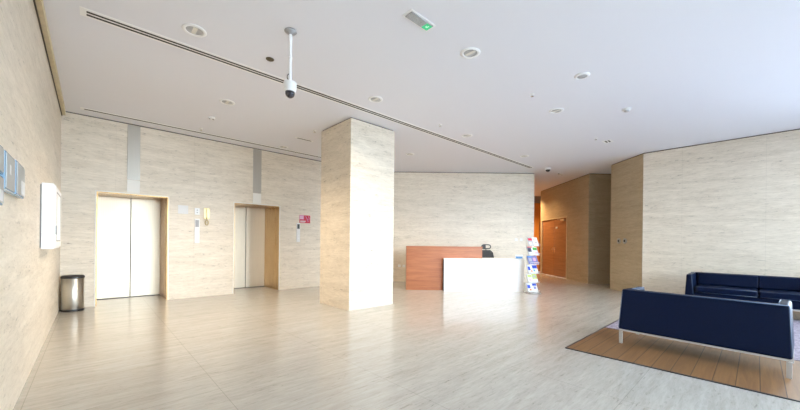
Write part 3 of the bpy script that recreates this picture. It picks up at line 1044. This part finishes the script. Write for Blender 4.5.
t = thing('smoke_detector', 'white detector with dark slits on the ceiling between the lift-side lights', 'detector', cz(1.64, 7.045), TH)
MB().lathe([(0, 0), (.06, 0), (.062, -.012), (.05, -.028), (0, -.03)], 28).build('base', 'plastic', t)
MB().box(-.045, -.02, -.008, .008, -.034, -.0285).build('slit', 'black', t)
MB().box(.015, .045, -.01, .006, -.034, -.0285).build('slit', 'black', t)
t = thing('smoke_detector', 'detector with three dark vents on the ceiling deep in the corridor entrance', 'detector', cz(11.35, 4.45), TH)
MB().lathe([(0, 0), (.085, 0), (.085, -.012), (.06, -.03), (0, -.03)], 28).build('base', 'plastic', t)
MB().box(-.14, -.084, -.02, .02, -.02, -.001).build('side_vent', 'grey_plastic', t)
MB().box(.084, .14, -.02, .02, -.02, -.001).build('side_vent', 'grey_plastic', t)


sp0 = thing('sprinkler', 'sprinkler head on the ceiling nearest the shadowed stone pier', 'sprinkler', cz(8.05, 2.41), TH, 'ceiling sprinklers')
MB().lathe([(0, 0), (.034, 0), (.036, -.004), (.014, -.010), (0, -.010)], 24).build('escutcheon', 'white_metal', sp0)
MB().cyl((0, 0, -.0101), (0, 0, -.034), .008, seg=12).lathe([(0, -.0341), (.024, -.0341), (.024, -.037), (0, -.037)], 20).build('deflector', 'chrome', sp0)
for u, v, lab in ((4.99, 2.393, 'sprinkler head on the ceiling between the speaker and the magazine rack'),
                  (4.995, 4.256, 'sprinkler head on the ceiling alongside the long vent beyond the column'),
                  (1.643, 7.89, 'sprinkler head on the ceiling close to the lift wall vent'),
                  (3.40, 6.33, 'sprinkler head on the ceiling at the far left corner of the column')):
    copy_thing(sp0, cz(u, v), TH, lab)


def slot_vent(u0, u1, v, w, nslot, lab, sw_=.032, pitch=.060):
    t = thing('slot_vent', lab, 'vent', cz((u0 + u1) / 2, v), TH)
    L = u1 - u0
    fr = MB().box(-L / 2 - .05, L / 2 + .05, -w / 2, w / 2, -.004, 0).build('frame', 'white_metal', t)
    sw = sw_
    for k in range(nslot):
        y = (k - (nslot - 1) / 2) * pitch
        MB().box(-L / 2, L / 2, y - sw / 2, y + sw / 2, -.0055, -.0041).build('slot', 'slot', t)


slot_vent(-.06, 9.80, 4.71, .17, 2, 'long double slot air vent crossing the ceiling past the column')
slot_vent(-.12, 6.0, 8.20, .12, 1, 'long single slot air vent along the ceiling by the lifts', .045)
slot_vent(3.36, 3.70, 7.04, .06, 1, 'short slot vent on the ceiling just behind the column')
slot_vent(8.41, 8.56, 2.30, .18, 2, 'small slot vent on the ceiling near the shadowed stone pier')

# ------------------------------------------------------------------ light
w = bpy.data.worlds.new('sky')
bpy.context.scene.world = w
w.use_nodes = True
bg = w.node_tree.nodes['Background']
bg.inputs['Color'].default_value = (0.755, 0.86, 1.0, 1)
bg.inputs['Strength'].default_value = 8.6

pl = bpy.data.lights.new('daylight_portal', 'AREA')
pl.shape = 'RECTANGLE'
pl.size = UD - U0
pl.size_y = 3.2
pl.cycles.is_portal = True
po = bpy.data.objects.new('daylight_portal', pl)
C.objects.link(po)
po.location = UV((U0 + UD) / 2, VF - .11, 1.65)
# aim the portal into the hall (+v)
d = UV(0, 1)
po.rotation_euler = d.to_track_quat('-Z', 'Z').to_euler()


def spot(name, loc, watts, col, angle=130, blend=0.9, r=0.05):
    l = bpy.data.lights.new(name, 'SPOT')
    l.energy = watts
    l.color = col
    l.spot_size = math.radians(angle)
    l.spot_blend = blend
    l.shadow_soft_size = r
    o = bpy.data.objects.new(name, l)
    C.objects.link(o)
    o.location = loc
    return o


WARM = (1.0, 0.83, 0.62)
for u, v, e in ((1.645, 6.07, 240), (.813, 4.26, 25), (3.36, 4.24, 50), (6.10, 6.22, 110), (5.92, 4.28, 110), (8.38, 4.21, 90)):
    spot('downlight_lamp', UV(u, v, H - .03), e, WARM)
for x, y, e in ((5.3, 13.4, 45), (5.6, 14.9, 250)):
    spot('corridor_lamp', (x, y, H - .03), e, (1.0, 0.66, 0.34))

# ------------------------------------------------------------------ camera
cam = bpy.data.cameras.new('camera')
cam.sensor_width = 36
cam.lens = 331.49 / 800 * 36
cam.shift_y = 37.55 / 800
cam.clip_start = 0.05
co = bpy.data.objects.new('camera', cam)
C.objects.link(co)
rho = 0.0108
right = Vector((math.cos(rho), 0, math.sin(rho)))
up = Vector((-math.sin(rho), 0, math.cos(rho)))
back = Vector((0, -1, 0))
mw = Matrix((right, up, back)).transposed().to_4x4()
mw.translation = Vector((0, 0, 1.28))
co.matrix_world = mw
sc = bpy.context.scene
sc.camera = co
sc.view_settings.view_transform = 'Standard'
sc.view_settings.look = 'None'
sc.view_settings.gamma = 1
sc.view_settings.use_curve_mapping = False
sc.view_settings.exposure = 1.08
sc.cycles.max_bounces = 10
sc.cycles.diffuse_bounces = 7
sc.cycles.glossy_bounces = 4
sc.cycles.transparent_max_bounces = 8
sc.cycles.sample_clamp_indirect = 8
sc.cycles.use_denoising = True
